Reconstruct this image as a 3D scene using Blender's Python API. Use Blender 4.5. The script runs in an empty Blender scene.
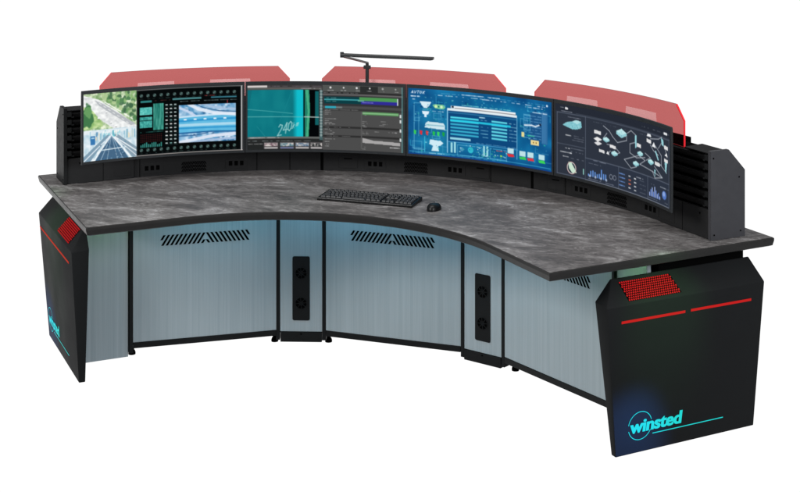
import bpy, bmesh, math, random
import numpy as np
from mathutils import Vector
random.seed(7); np.random.seed(7)
scene = bpy.context.scene
COL = scene.collection
PI = math.pi
R = math.radians
OY = 0.42              # every curve of the console is struck from the point (0, OY)
WA = R(43.8)           # angle at which the curved run turns into the straight wings

# ------------------------------------------------------------------ frames
def polar(r, deg):
    a = R(deg); return (r*math.sin(a), OY + r*math.cos(a))
def wing(t, n, side):
    x = t*math.cos(WA) + n*math.sin(WA); y = OY - t*math.sin(WA) + n*math.cos(WA)
    return (side*x, y)
def v3(p, z): return Vector((p[0], p[1], z))

# ------------------------------------------------------------------ materials
def mat(name, color, rough=.5, spec=.2, metal=0., emit=None, es=1., noise=0., nscale=60, bump=0.):
    m = bpy.data.materials.new(name); m.use_nodes = True
    nt = m.node_tree; b = nt.nodes['Principled BSDF']
    b.inputs['Base Color'].default_value = (*color, 1); b.inputs['Roughness'].default_value = rough
    b.inputs['Specular IOR Level'].default_value = spec; b.inputs['Metallic'].default_value = metal
    if emit:
        b.inputs['Emission Color'].default_value = (*emit, 1); b.inputs['Emission Strength'].default_value = es
    if noise or bump:
        tc = nt.nodes.new('ShaderNodeTexCoord'); n = nt.nodes.new('ShaderNodeTexNoise')
        n.inputs['Scale'].default_value = nscale; n.inputs['Detail'].default_value = 4
        nt.links.new(tc.outputs['Object'], n.inputs['Vector'])
        if noise:
            mr = nt.nodes.new('ShaderNodeMapRange')
            mr.inputs['To Min'].default_value = 1-noise; mr.inputs['To Max'].default_value = 1+noise
            vm = nt.nodes.new('ShaderNodeVectorMath'); vm.operation = 'SCALE'
            vm.inputs[0].default_value = color
            nt.links.new(n.outputs['Fac'], mr.inputs['Value']); nt.links.new(mr.outputs['Result'], vm.inputs['Scale'])
            nt.links.new(vm.outputs['Vector'], b.inputs['Base Color'])
            rr = nt.nodes.new('ShaderNodeMapRange')
            rr.inputs['To Min'].default_value = max(0, rough-.12); rr.inputs['To Max'].default_value = min(1, rough+.12)
            nt.links.new(n.outputs['Fac'], rr.inputs['Value']); nt.links.new(rr.outputs['Result'], b.inputs['Roughness'])
        if bump:
            bp = nt.nodes.new('ShaderNodeBump'); bp.inputs['Strength'].default_value = bump; bp.inputs['Distance'].default_value = .001
            nt.links.new(n.outputs['Fac'], bp.inputs['Height']); nt.links.new(bp.outputs['Normal'], b.inputs['Normal'])
    return m

M_black = mat('powder_coated_black', (.0098, .0103, .0108), .5, .12, noise=.15, nscale=45, bump=.1)
M_end = mat('end_panel_black', (.0135, .0142, .0148), .6, .035, noise=.1, nscale=6)
M_charcoal = mat('charcoal_sheet_metal', (.045, .045, .050), .42, .25, noise=.1, nscale=30, bump=.1)
M_housing = mat('dark_housing_plastic', (.0165, .0165, .0172), .55, .15, noise=.15, nscale=40)
M_louvre = mat('louvre_black_metal', (.0065, .0065, .007), .5, .12, noise=.1, nscale=50)
M_seam = mat('matt_black', (.002, .002, .002), .9, .02)
M_trim = mat('desk_edge_band', (.0215, .0205, .020), .36, .2, noise=.12, nscale=25)
M_bezel = mat('monitor_bezel', (.017, .019, .021), .4, .25, noise=.08, nscale=50)
M_lamp = mat('lamp_black_metal', (.02, .021, .022), .35, .35, noise=.08, nscale=80)
M_key = mat('keycap_plastic', (.009, .010, .012), .45, .3, noise=.1, nscale=90)
M_kb = mat('keyboard_case', (.0035, .0035, .004), .35, .25, noise=.1, nscale=90)
M_legend = mat('key_legend_print', (.13, .14, .16), .6, .2, noise=.1, nscale=90)
M_ledred = mat('red_led_strip', (.05, .005, .005), .5, .1, emit=(.50, .006, .005), es=1.)
M_ledorange = mat('red_orange_led_strip', (.04, .005, .004), .7, .03, emit=(.42, .022, .008), es=1.)
M_ventred = mat('red_lit_mesh', (.05, .005, .005), .7, .03, emit=(.50, .008, .010), es=1.)
M_logo = mat('cyan_lit_lettering', (.005, .05, .05), .5, .03, emit=(.014, .66, .64), es=1.)
M_white = mat('white_port', (.5, .5, .5), .5, .2, noise=.05)

def desk_material():
    m = bpy.data.materials.new('slate_look_laminate'); m.use_nodes = True
    nt = m.node_tree; b = nt.nodes['Principled BSDF']; N = nt.nodes.new; L = nt.links.new
    tc = N('ShaderNodeTexCoord')
    mp = N('ShaderNodeMapping'); mp.inputs['Scale'].default_value = (1.6, 3.3, 1); mp.inputs['Rotation'].default_value = (0, 0, R(-17))
    L(tc.outputs['Object'], mp.inputs['Vector'])
    n1 = N('ShaderNodeTexNoise'); n1.inputs['Scale'].default_value = 1.7; n1.inputs['Detail'].default_value = 8
    n1.inputs['Roughness'].default_value = .62; n1.inputs['Distortion'].default_value = 1.3
    n2 = N('ShaderNodeTexNoise'); n2.inputs['Scale'].default_value = 4.4; n2.inputs['Detail'].default_value = 9
    n2.inputs['Roughness'].default_value = .72; n2.inputs['Distortion'].default_value = 3.6
    n3 = N('ShaderNodeTexNoise'); n3.inputs['Scale'].default_value = 60; n3.inputs['Detail'].default_value = 3
    for n in (n1, n2, n3): L(mp.outputs['Vector'], n.inputs['Vector'])
    mx = N('ShaderNodeMath'); mx.operation = 'MULTIPLY_ADD'; L(n1.outputs['Fac'], mx.inputs[0]); mx.inputs[1].default_value = .50
    m2 = N('ShaderNodeMath'); m2.operation = 'MULTIPLY'; L(n2.outputs['Fac'], m2.inputs[0]); m2.inputs[1].default_value = .45
    L(m2.outputs[0], mx.inputs[2])
    m3 = N('ShaderNodeMath'); m3.operation = 'MULTIPLY_ADD'; L(n3.outputs['Fac'], m3.inputs[0]); m3.inputs[1].default_value = .07; L(mx.outputs[0], m3.inputs[2])
    cr = N('ShaderNodeValToRGB'); e = cr.color_ramp.elements
    e[0].position = .38; e[0].color = (.044, .042, .0425, 1)
    e[1].position = .70; e[1].color = (.36, .352, .355, 1)
    a = e.new(.47); a.color = (.080, .074, .073, 1)
    a = e.new(.53); a.color = (.122, .114, .112, 1)
    a = e.new(.59); a.color = (.186, .178, .176, 1)
    # thin pale veins where a warped noise crosses its middle value
    n4 = N('ShaderNodeTexNoise'); n4.inputs['Scale'].default_value = 2.3; n4.inputs['Detail'].default_value = 7; n4.inputs['Roughness'].default_value = .6; n4.inputs['Distortion'].default_value = 2.4
    L(mp.outputs['Vector'], n4.inputs['Vector'])
    s4 = N('ShaderNodeMath'); s4.operation = 'SUBTRACT'; L(n4.outputs['Fac'], s4.inputs[0]); s4.inputs[1].default_value = .5
    a4 = N('ShaderNodeMath'); a4.operation = 'ABSOLUTE'; L(s4.outputs[0], a4.inputs[0])
    v4 = N('ShaderNodeMapRange'); v4.inputs['From Min'].default_value = 0; v4.inputs['From Max'].default_value = .035; v4.inputs['To Min'].default_value = .055; v4.inputs['To Max'].default_value = -.012
    L(a4.outputs[0], v4.inputs['Value'])
    m5 = N('ShaderNodeMath'); m5.operation = 'ADD'; L(m3.outputs[0], m5.inputs[0]); L(v4.outputs['Result'], m5.inputs[1]); m3 = m5
    L(m3.outputs[0], cr.inputs['Fac']); L(cr.outputs['Color'], b.inputs['Base Color'])
    rr = N('ShaderNodeMapRange'); rr.inputs['To Min'].default_value = .42; rr.inputs['To Max'].default_value = .6
    L(n2.outputs['Fac'], rr.inputs['Value']); L(rr.outputs['Result'], b.inputs['Roughness'])
    b.inputs['Specular IOR Level'].default_value = .22
    bp = N('ShaderNodeBump'); bp.inputs['Strength'].default_value = .12; bp.inputs['Distance'].default_value = .002
    L(n2.outputs['Fac'], bp.inputs['Height']); L(bp.outputs['Normal'], b.inputs['Normal'])
    return m
M_desk = desk_material()

def panel_material():
    m = bpy.data.materials.new('brushed_grey_blue_laminate'); m.use_nodes = True
    nt = m.node_tree; b = nt.nodes['Principled BSDF']; N = nt.nodes.new; L = nt.links.new
    tc = N('ShaderNodeTexCoord')
    def streak(scale, z, det):
        mp = N('ShaderNodeMapping'); mp.inputs['Scale'].default_value = (scale, scale, z)
        L(tc.outputs['Object'], mp.inputs['Vector'])
        n = N('ShaderNodeTexNoise'); n.inputs['Scale'].default_value = 1; n.inputs['Detail'].default_value = det
        n.inputs['Roughness'].default_value = .6
        L(mp.outputs['Vector'], n.inputs['Vector']); return n
    a = streak(52, .5, 5); c = streak(210, 2.0, 3)
    ad = N('ShaderNodeMath'); ad.operation = 'MULTIPLY_ADD'; L(a.outputs['Fac'], ad.inputs[0]); ad.inputs[1].default_value = .65
    mu = N('ShaderNodeMath'); mu.operation = 'MULTIPLY'; L(c.outputs['Fac'], mu.inputs[0]); mu.inputs[1].default_value = .35
    L(mu.outputs[0], ad.inputs[2])
    cr = N('ShaderNodeValToRGB'); e = cr.color_ramp.elements
    e[0].position = .30; e[0].color = (.280, .335, .362, 1)
    e[1].position = .72; e[1].color = (.370, .425, .455, 1)
    L(ad.outputs[0], cr.inputs['Fac']); L(cr.outputs['Color'], b.inputs['Base Color'])
    b.inputs['Roughness'].default_value = .5; b.inputs['Specular IOR Level'].default_value = .25
    return m
M_panel = panel_material()

def acrylic(name, tint, gloss):
    m = bpy.data.materials.new(name); m.use_nodes = True
    nt = m.node_tree; nt.nodes.clear(); N = nt.nodes.new; L = nt.links.new
    out = N('ShaderNodeOutputMaterial'); tr = N('ShaderNodeBsdfTransparent'); tr.inputs['Color'].default_value = (*tint, 1)
    gl = N('ShaderNodeBsdfGlossy'); gl.inputs['Roughness'].default_value = .15; gl.inputs['Color'].default_value = (.9, .5, .5, 1)
    tc = N('ShaderNodeTexCoord'); n = N('ShaderNodeTexNoise'); n.inputs['Scale'].default_value = 6
    mr = N('ShaderNodeMapRange'); mr.inputs['To Min'].default_value = gloss*.6; mr.inputs['To Max'].default_value = gloss*1.4
    L(tc.outputs['Object'], n.inputs['Vector']); L(n.outputs['Fac'], mr.inputs['Value'])
    mx = N('ShaderNodeMixShader'); L(mr.outputs['Result'], mx.inputs['Fac'])
    L(tr.outputs[0], mx.inputs[1]); L(gl.outputs[0], mx.inputs[2]); L(mx.outputs[0], out.inputs['Surface'])
    return m
M_red = acrylic('red_translucent_acrylic', (.725, .372, .368), .03)
M_redlight = acrylic('clear_pink_acrylic_window', (.93, .86, .87), .02)
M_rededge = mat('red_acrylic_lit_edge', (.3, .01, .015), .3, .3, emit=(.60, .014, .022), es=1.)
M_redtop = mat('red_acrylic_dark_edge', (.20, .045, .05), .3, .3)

# ------------------------------------------------------------------ object helpers
def thing(name, label, cat, loc, rz=0, group=None):
    o = bpy.data.objects.new(name, None); COL.objects.link(o); o.location = loc; o.rotation_euler = (0, 0, rz)
    o.empty_display_size = .1
    o['label'] = label; o['category'] = cat
    if group: o['group'] = group
    return o
def org(o):
    v = Vector((0, 0, 0))
    while o is not None: v = v + Vector(o.location); o = o.parent
    return v
def obj(name, bm, m, parent, label=None, smooth=False):
    """link a bmesh given in world coordinates as ONE mesh object under its parent"""
    bmesh.ops.recalc_face_normals(bm, faces=bm.faces)
    c = Vector((0, 0, 0))
    for v in bm.verts: c += v.co
    c /= max(1, len(bm.verts))
    po = org(parent)
    for v in bm.verts: v.co -= c
    me = bpy.data.meshes.new(name); bm.to_mesh(me); bm.free()
    for k in (m if isinstance(m, (list, tuple)) else [m]): me.materials.append(k)
    if smooth:
        for p in me.polygons: p.use_smooth = True
        try: me.set_sharp_from_angle(angle=R(35))
        except Exception: pass
    o = bpy.data.objects.new(name, me); COL.objects.link(o); o.parent = parent; o.location = c - po
    if label: o['label'] = label
    return o
BM = bmesh.new
def hexa(bm, P, bevel=0, mi=0):
    """8 corners: bottom loop of 4, top loop of 4"""
    vs = [bm.verts.new(p) for p in P]
    fs = [bm.faces.new([vs[i] for i in f]) for f in ((3,2,1,0),(4,5,6,7),(0,1,5,4),(1,2,6,5),(2,3,7,6),(3,0,4,7))]
    for f in fs: f.material_index = mi
    if bevel:
        bmesh.ops.bevel(bm, geom=list({e for f in fs for e in f.edges}), offset=bevel, segments=2, affect='EDGES', profile=.5)
def quadbox(bm, a, b, c, d, z0, z1, bevel=0, mi=0):
    hexa(bm, [v3(p, z0) for p in (a, b, c, d)] + [v3(p, z1) for p in (a, b, c, d)], bevel, mi)
def prism(bm, loop, off, mi=0):
    """loop of 3D points swept by the vector off"""
    n = len(loop); a = [bm.verts.new(p) for p in loop]; b = [bm.verts.new(Vector(p)+off) for p in loop]
    fs = [bm.faces.new(a[::-1]), bm.faces.new(b)] + [bm.faces.new((a[i], a[(i+1)%n], b[(i+1)%n], b[i])) for i in range(n)]
    for f in fs: f.material_index = mi
    return fs
def arcbox(bm, r0, r1, d0, d1, z0, z1, seg=None, mi=0):
    seg = seg or max(1, int(abs(d1-d0)/1.5))
    ring = []
    for i in range(seg+1):
        d = d0+(d1-d0)*i/seg
        ring.append([bm.verts.new(v3(polar(r, d), z)) for r, z in ((r0, z0), (r1, z0), (r1, z1), (r0, z1))])
    fs = [bm.faces.new(ring[0]), bm.faces.new(ring[-1][::-1])]
    for i in range(seg):
        for k in range(4):
            fs.append(bm.faces.new((ring[i][k], ring[i+1][k], ring[i+1][(k+1)%4], ring[i][(k+1)%4])))
    for f in fs: f.material_index = mi
def wingbox(bm, t0, t1, n0, n1, side, z0, z1, bevel=0, mi=0):
    quadbox(bm, wing(t0, n0, side), wing(t1, n0, side), wing(t1, n1, side), wing(t0, n1, side), z0, z1, bevel, mi)
def tube(bm, p, q, r, seg=12, r2=None):
    p, q = Vector(p), Vector(q); d = (q-p).normalized()
    u = d.orthogonal().normalized(); w = d.cross(u)
    A, B = [], []
    for i in range(seg):
        a = 2*PI*i/seg; o = u*math.cos(a)+w*math.sin(a)
        A.append(bm.verts.new(p+o*r)); B.append(bm.verts.new(q+o*(r2 or r)))
    bm.faces.new(A); bm.faces.new(B[::-1])
    for i in range(seg): bm.faces.new((A[i], A[(i+1)%seg], B[(i+1)%seg], B[i]))
def rod(bm, p, q, w, h, bevel=0):
    """rectangular bar from p to q, w wide sideways, h high"""
    p, q = Vector(p), Vector(q); d = (q-p).normalized(); s = d.cross(Vector((0,0,1))).normalized()*w/2; u = s.cross(d).normalized()*h/2
    hexa(bm, [p-s-u, p+s-u, q+s-u, q-s-u, p-s+u, p+s+u, q+s+u, q-s+u], bevel)
def rrect(w, h, r, seg=4):
    pts = []
    for cx, cy, a0 in ((w/2-r, h/2-r, 0), (-w/2+r, h/2-r, 90), (-w/2+r, -h/2+r, 180), (w/2-r, -h/2+r, 270)):
        for i in range(seg+1):
            a = R(a0+90*i/seg); pts.append((cx+r*math.cos(a), cy+r*math.sin(a)))
    return pts

# ================================================================== THE CONSOLE
con = thing('control_console', 'long curved black control console with grey slate desktop, blue-grey panels and red lit ends', 'console', (0, 1.2, 0))

# ---- desktop: one strip from the left end to the right end
def outline(nf, nr, te):
    F, B = [], []
    F.append(wing(te, nf, -1)); B.append(wing(te, nr, -1))
    for i in range(61):
        d = -43.8+87.6*i/60; F.append(polar(nf, d)); B.append(polar(nr, d))
    F.append(wing(te, nf, 1)); B.append(wing(te, nr, 1))
    return F, B
bm = BM()
F, B = outline(.978, 2.037, .402)
vf = [bm.verts.new(v3(p, .75)) for p in F]; vb = [bm.verts.new(v3(p, .75)) for p in B]
for i in range(len(F)-1): bm.faces.new((vf[i], vf[i+1], vb[i+1], vb[i]))
F, B = outline(.997, 2.021, .376)
wf = [bm.verts.new(v3(p, .7122)) for p in F]; wb = [bm.verts.new(v3(p, .714)) for p in B]
for i in range(len(F)-1): bm.faces.new((wf[i], wb[i], wb[i+1], wf[i+1])).material_index = 1
desk = obj('desktop', bm, [M_desk, M_seam], con)
bm = BM(); rings = []
for nf, nr, te, z in ((.9785, 2.0365, .4015, .7492), (.975, 2.040, .405, .7475), (.975, 2.040, .405, .738), (.979, 2.037, .399, .7175), (.990, 2.028, .387, .712), (.998, 2.02, .375, .712)):
    F, B = outline(nf, nr, te); rings.append([bm.verts.new(v3(p, z)) for p in F+B[::-1]])
for a, b in zip(rings, rings[1:]):
    n = len(a)
    for i in range(n): bm.faces.new((a[i], a[(i+1)%n], b[(i+1)%n], b[i]))
obj('edge_trim', bm, M_trim, desk)

# ---- cabinet row under the desk
RC = 1.488; TP = .70
PA, PB, PC = 47.36, 21.24, 13.0
def panel_face(p, q, u, z, off=0.0):
    """a point on the plane between plan points p and q; off > 0 comes out toward the sitter"""
    x = p[0]+(q[0]-p[0])*u; y = p[1]+(q[1]-p[1])*u
    d = Vector((q[0]-p[0], q[1]-p[1], 0)).normalized(); n = Vector((d.y, -d.x, 0))
    return Vector((x, y, z)) + n*off
def flat_panel(bm, p, q, z0, z1, gap=.008, thick=.018):
    L = math.dist(p, q); g = gap/L
    a, b = panel_face(p, q, g, z0), panel_face(p, q, 1-g, z0)
    c, d = panel_face(p, q, 1-g, z0, -thick), panel_face(p, q, g, z0, -thick)
    up = Vector((0, 0, z1-z0)); hexa(bm, [a, b, c, d, a+up, b+up, c+up, d+up], .0015)
def slots(bm, p, q, mirror=False):
    """herringbone ventilation slots near the top of a big panel"""
    zt, zb = .5515, .504; W = math.dist(p, q); x0, x1 = .202*W, .798*W
    mid = (x0+x1)/2; n = 10; pitch = (mid-x0)/n; lean = .030
    def bar(xa, za, xb, zb2):
        w = .0054
        pts = [panel_face(p, q, x/W, z, .0012) for x, z in ((xa-w, za), (xa+w, za), (xb+w, zb2), (xb-w, zb2))]
        d = Vector((q[0]-p[0], q[1]-p[1], 0)).normalized(); nn = Vector((-d.y, d.x, 0))*.004
        prism(bm, pts, nn)
    for s in (0, 1):
        for k in range(-1, n):
            xb_, xt_ = x0+k*pitch+.004, x0+k*pitch+.004+lean
            lo, hi = x0, mid-.006
            fa = max(0, (lo-xb_)/lean); fb = min(1, (hi-xt_)/lean+1)
            if fb-fa < .2: continue
            xa, za = xb_+lean*fa, zb+(zt-zb)*fa; xc, zc = xb_+lean*fb, zb+(zt-zb)*fb
            if s: xa, xc = x0+x1-xa, x0+x1-xc
            bar(xa, za, xc, zc)
def post(deg):
    bm = BM(); r0, r1, w = RC-.004, RC+.03, .0085
    e = polar(1, deg+90); u = (e[0]*w, (e[1]-OY)*w)
    a, b = polar(r0, deg), polar(r1, deg)
    quadbox(bm, (a[0]-u[0], a[1]-u[1]), (a[0]+u[0], a[1]+u[1]), (b[0]+u[0], b[1]+u[1]), (b[0]-u[0], b[1]-u[1]), .03, TP, .001)
    obj('upright_post', bm, M_black, con)
for d in (-PA, -PB, -PC, PC, PB, PA): post(d)
for d0, d1 in ((-PA, -PB), (-PC, PC), (PB, PA)):
    p, q = polar(RC, d0), polar(RC, d1)
    bm = BM(); flat_panel(bm, p, q, .076, TP); pn = obj('cabinet_panel', bm, M_panel, con)
    bm = BM(); slots(bm, p, q); obj('ventilation_slots', bm, M_seam, pn)
    bm = BM(); g = .010/math.dist(p, q)
    A = [panel_face(p, q, g, .05, .003), panel_face(p, q, 1-g, .05, .003), panel_face(p, q, 1-g, .05, -.02), panel_face(p, q, g, .05, -.02)]
    hexa(bm, A+[a+Vector((0, 0, .0255)) for a in A], .001); obj('bottom_rail', bm, M_black, con)
for d0, d1 in ((-PB, -PC), (PC, PB)):
    p, q = polar(RC, d0), polar(RC, d1); W = math.dist(p, q)
    bm = BM(); flat_panel(bm, p, q, .069, TP); pn = obj('fan_panel', bm, M_panel, con)
    dirv = Vector((q[0]-p[0], q[1]-p[1], 0)).normalized(); nrm = Vector((dirv.y, -dirv.x, 0))
    def at(x, z, off): return panel_face(p, q, .5+x/W, z, off)
    bm = BM(); prism(bm, [at(x, .270+z, .003) for x, z in rrect(.080, .297, .008)], -nrm*.002)
    pl = obj('fan_plate', bm, M_black, pn)
    for zc in (.341, .2015):
        bm = BM()
        # round grille: dark disc, ring and cross bars
        prism(bm, [at(.027*math.cos(a), zc+.027*math.sin(a), .0038) for a in [2*PI*i/28 for i in range(28)]], -nrm*.0006)
        for k in range(4):
            a = PI/4*k + .1; c, s = math.cos(a), math.sin(a); w = .0012
            pts = [at(sx*.0255*c-sy*w*s, zc+sx*.0255*s+sy*w*c, .0058) for sx, sy in ((-1,-1),(1,-1),(1,1),(-1,1))]
            prism(bm, pts, -nrm*.0015, 1)
        for rr in (.0268, .010):
            n = 28
            for i in range(n):
                a, b = 2*PI*i/n, 2*PI*(i+1)/n
                pts = [at(r_*math.cos(t_), zc+r_*math.sin(t_), .0052) for r_, t_ in ((rr-.001, a), (rr+.001, a), (rr+.001, b), (rr-.001, b))]
                prism(bm, pts, -nrm*.001, 1)
        obj('fan_grille', bm, [M_seam, M_black], pn)
    bm = BM(); g = .004/W
    A = [panel_face(p, q, .05, .022, .006), panel_face(p, q, .95, .022, .006), panel_face(p, q, .95, .022, -.05), panel_face(p, q, .05, .022, -.05)]
    hexa(bm, A+[a+Vector((0, 0, .045)) for a in A], .0015)
    pt = obj('plinth', bm, M_black, con)
    bm = BM(); c0 = at(0, .060, .008); tube(bm, c0, c0-nrm*.003, .004, 8); obj('lock_hole', bm, M_seam, pt)
for d in (-PA+.9, -PB-.7, -PC+.4, PC-.4, PB+.7, PA-.9):
    bm = BM(); x, y = polar(1.552, d)
    tube(bm, (x, y, .016), (x, y, .055), .010, 14); tube(bm, (x, y, .002), (x, y, .011), .0165, 18); tube(bm, (x, y, .011), (x, y, .020), .0165, 18, .013)
    obj('levelling_foot', bm, M_seam, con, smooth=True)
# side panels beyond the outer posts, standing on the floor
for s in (-1, 1):
    bm = BM(); wingbox(bm, .103, .30, 1.494, 1.512, s, .012, TP, .001)
    obj('side_panel', bm, M_panel, con)
# dark carcass behind the panels, with a rear wall
bm = BM(); arcbox(bm, 1.53, 1.95, -47.2, 47.2, .05, .699, 48)
obj('cabinet_carcass', bm, M_black, con)
for s in (-1, 1):
    bm = BM(); wingbox(bm, .10, .325, 1.53, 1.95, s, .05, .699); obj('end_carcass', bm, M_seam, con)

# ---- end panels
def end_panel(s):
    # outer skin and inner skin as loops (n, z) with their t; front is low n
    outer = [(1.297, 0, .366), (1.968, 0, .366), (1.983, .585, .413), (1.983-.022, .668, .345), (1.29, .668, .345), (1.225, .585, .413)]
    inner = [(1.297, 0, .338), (1.968, 0, .338), (1.983, .585, .338), (1.961, .668, .338), (1.29, .668, .338), (1.222, .592, .338)]
    bm = BM()
    o = [bm.verts.new(v3(wing(t, n, s), z)) for n, z, t in outer]
    i_ = [bm.verts.new(v3(wing(t, n, s), z)) for n, z, t in inner]
    bm.faces.new((o[0], o[1], o[2], o[5])); bm.faces.new((o[5], o[2], o[3], o[4]))
    bm.faces.new(i_[::-1])
    for k in range(6):
        bm.faces.new((o[k], i_[k], i_[(k+1)%6], o[(k+1)%6]))
    bmesh.ops.recalc_face_normals(bm, faces=bm.faces)
    bmesh.ops.bevel(bm, geom=[e for e in bm.edges], offset=.0035, segments=3, affect='EDGES', profile=.5)
    ep = obj('end_panel', bm, M_end, con, smooth=True)
    low = lambda z: .366+(.413-.366)*z/.585
    def face(n, z, off):
        return v3(wing(low(z)+off, n, s), z)
    def cham(n, k, off):      # k 0 at the shoulder, 1 at the top
        return v3(wing(.413-(.413-.345)*k+off*.77, n, s), .585+.083*k+off*.64)
    # mesh vent on the chamfer
    bm = BM()
    dn = (cham(1.4, .5, 0)-cham(1.4, .5, .003))
    prism(bm, [cham(1.330, .13, .0012), cham(1.578, .13, .0012), cham(1.556, .86, .0012), cham(1.316, .86, .0012)], dn)
    vt = obj('lit_mesh_vent', bm, M_seam, ep)
    bm = BM(); rows, cols = 9, 24
    for r_ in range(rows):
        k = .165+.66*r_/(rows-1); xl = 1.330-(k-.13)/.73*.014; xr = 1.578-(k-.13)/.73*.022
        for c_ in range(cols):
            f = (c_+.5+(.5 if r_ % 2 else 0))/(cols+.5); n = xl+(xr-xl)*f
            pts = [cham(n+.0038*math.cos(a), k+.0034/.083*.82*math.sin(a), .0020) for a in [PI/4*j+.39 for j in range(8)]]
            fs = bm.faces.new([bm.verts.new(p) for p in pts])
    obj('lit_mesh_dots', bm, M_ventred, vt)
    # LED strips
    dn = face(1.4, .3, 0)-face(1.4, .3, .0025)
    for a, b in ((1.294, 1.592), (1.620, 1.918)) if s > 0 else ((1.306, 1.972),):
        bm = BM(); h = .0048 if s > 0 else .004
        prism(bm, [face(a, .5215-h, .0016), face(b, .5205-h, .0016), face(b, .5205+h, .0016), face(a, .5215+h, .0016)], dn)
        obj('light_strip', bm, M_ledred if s > 0 else M_ledorange, ep)
    # lettering: a runs left to right as one reads it
    def lg(a, z, off=.002):
        return face(a if s > 0 else 3.275-a, z, off)
    cu = bpy.data.curves.new('lettering', 'FONT'); cu.body = 'winsted'; cu.size = 1; cu.offset = .026; cu.extrude = 0; cu.shear = .07
    cu.space_character = .98
    to = bpy.data.objects.new('lettering', cu); COL.objects.link(to); bpy.context.view_layer.update()
    tm = bpy.data.meshes.new_from_object(to.evaluated_get(bpy.context.evaluated_depsgraph_get()))
    bpy.data.objects.remove(to)
    xs = [v.co.x for v in tm.vertices]; ys = [v.co.y for v in tm.vertices]
    x0, x1 = min(xs), max(xs); top = max(ys)
    src = [v.co.copy() for v in tm.vertices]; bm = BM()
    for q_, sh in enumerate((-.0012, 0, .0012)):        # three overlaid strokes make the bold weight
        for v, c0 in zip(tm.vertices, src): v.co = lg(1.357+(c0.x-x0)/(x1-x0)*.245+sh, .0820+c0.y/top*.049, .002+.0002*q_)
        bm.from_mesh(tm)
    bpy.data.meshes.remove(tm)
    logo = obj('lettering', bm, M_logo, ep)
    bm = BM()
    def arcs(a0, a1):
        n = 30; pa = []
        for i in range(n+1):
            a = R(a0+(a1-a0)*i/n); w = .0013
            pa.append([bm.verts.new(lg(1.403+r_*math.cos(a), .106+r_*math.sin(a), .0018)) for r_ in (.0545-w, .0545+w)])
        for i in range(n): bm.faces.new((pa[i][0], pa[i][1], pa[i+1][1], pa[i+1][0]))
    arcs(18, 172); arcs(196, 335)
    obj('logo_ring', bm, M_logo, ep)
    bm = BM(); a = [lg(1.463, .0635), lg(1.806, .0625), lg(1.806, .0660), lg(1.463, .0668)]
    bm.faces.new([bm.verts.new(p) for p in a]); obj('logo_underline', bm, M_logo, ep)
for s in (-1, 1): end_panel(s)

# ---- equipment housing along the back of the desk
bm = BM(); arcbox(bm, 1.792, 1.95, -43.8, 43.8, .7505, .868, 60)
hs = obj('rear_housing', bm, M_housing, con)
bm = BM(); arcbox(bm, 1.80, 1.95, -43.8, 43.8, .8685, 1.088, 60)
obj('rear_wall', bm, M_seam, hs)
for k in range(6):                              # louvre rails across the whole run
    z0 = .872+k*.0365
    bm = BM(); arcbox(bm, 1.788, 1.7995, -43.8, 43.8, z0, z0+.026, 60); obj('louvre_rail', bm, M_louvre, hs)
def tangent_box(bm, r, deg, w, z0, z1, d, bevel=0, mi=0):
    """box w wide whose front stands d in front of radius r"""
    e = polar(1, deg+90); u = Vector((e[0], e[1]-OY, 0))*w/2; o = polar(1, deg); n = Vector((o[0], o[1]-OY, 0))
    c = Vector((n.x*r, OY+n.y*r, 0)); a = c-n*d; b = c+n*.002
    P = [a-u, a+u, b+u, b-u]
    hexa(bm, [p+Vector((0, 0, z0)) for p in P]+[p+Vector((0, 0, z1)) for p in P], bevel, mi)
for d in (-41.1, -28.2, -6.5, 6.4, 28.2, 41.7):        # blocks of three sockets
    bm = BM(); tangent_box(bm, 1.792, d, .105, .764, .812, .003, .001)
    sb = obj('socket_plate', bm, M_housing, hs)
    for k in (-1, 0, 1):
        bm = BM(); tangent_box(bm, 1.789, d+k*.86, .0165, .779, .801, .001); obj('socket', bm, M_seam, sb)
for d in (-34.7, 0, 34.9):                              # herringbone loudspeaker vents
    bm = BM()
    for s in (-1, 1):
        for row in range(3):
            for k in range(7):
                dd = d+s*(.25+k*.27); z0 = .760+row*.0165
                x0, x1 = polar(1.7905, dd), polar(1.7905, dd+s*-.28)
                e = polar(1, d+90); ux, uy = e[0]*.0026, (e[1]-OY)*.0026
                pts = [Vector((x0[0]-ux, x0[1]-uy, z0)), Vector((x0[0]+ux, x0[1]+uy, z0)), Vector((x1[0]+ux, x1[1]+uy, z0+.0145)), Vector((x1[0]-ux, x1[1]-uy, z0+.0145))]
                bm.faces.new([bm.verts.new(p) for p in pts])
    obj('speaker_vent', bm, M_seam, hs)
for d, w in ((-14.9, .014), (19.4, .014)):              # deep joints between sections
    bm = BM(); tangent_box(bm, 1.792, d, w, .751, .866, .0012); obj('joint_gap', bm, M_seam, hs)
for d in (-43.0, -19.9, 12.3, 25.3, -25.0):
    bm = BM(); tangent_box(bm, 1.792, d, .003, .751, .866, .001); obj('panel_seam', bm, M_seam, hs)
for d in (-10.8, 10.6, 23.6):                           # flush service hatches
    bm = BM(); tangent_box(bm, 1.792, d, .092, .764, .822, .0035, .0015)
    ht = obj('service_hatch', bm, M_housing, hs)
    bm = BM(); tangent_box(bm, 1.7885, d, .04, .808, .813, .001); obj('finger_slot', bm, M_seam, ht)

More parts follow.
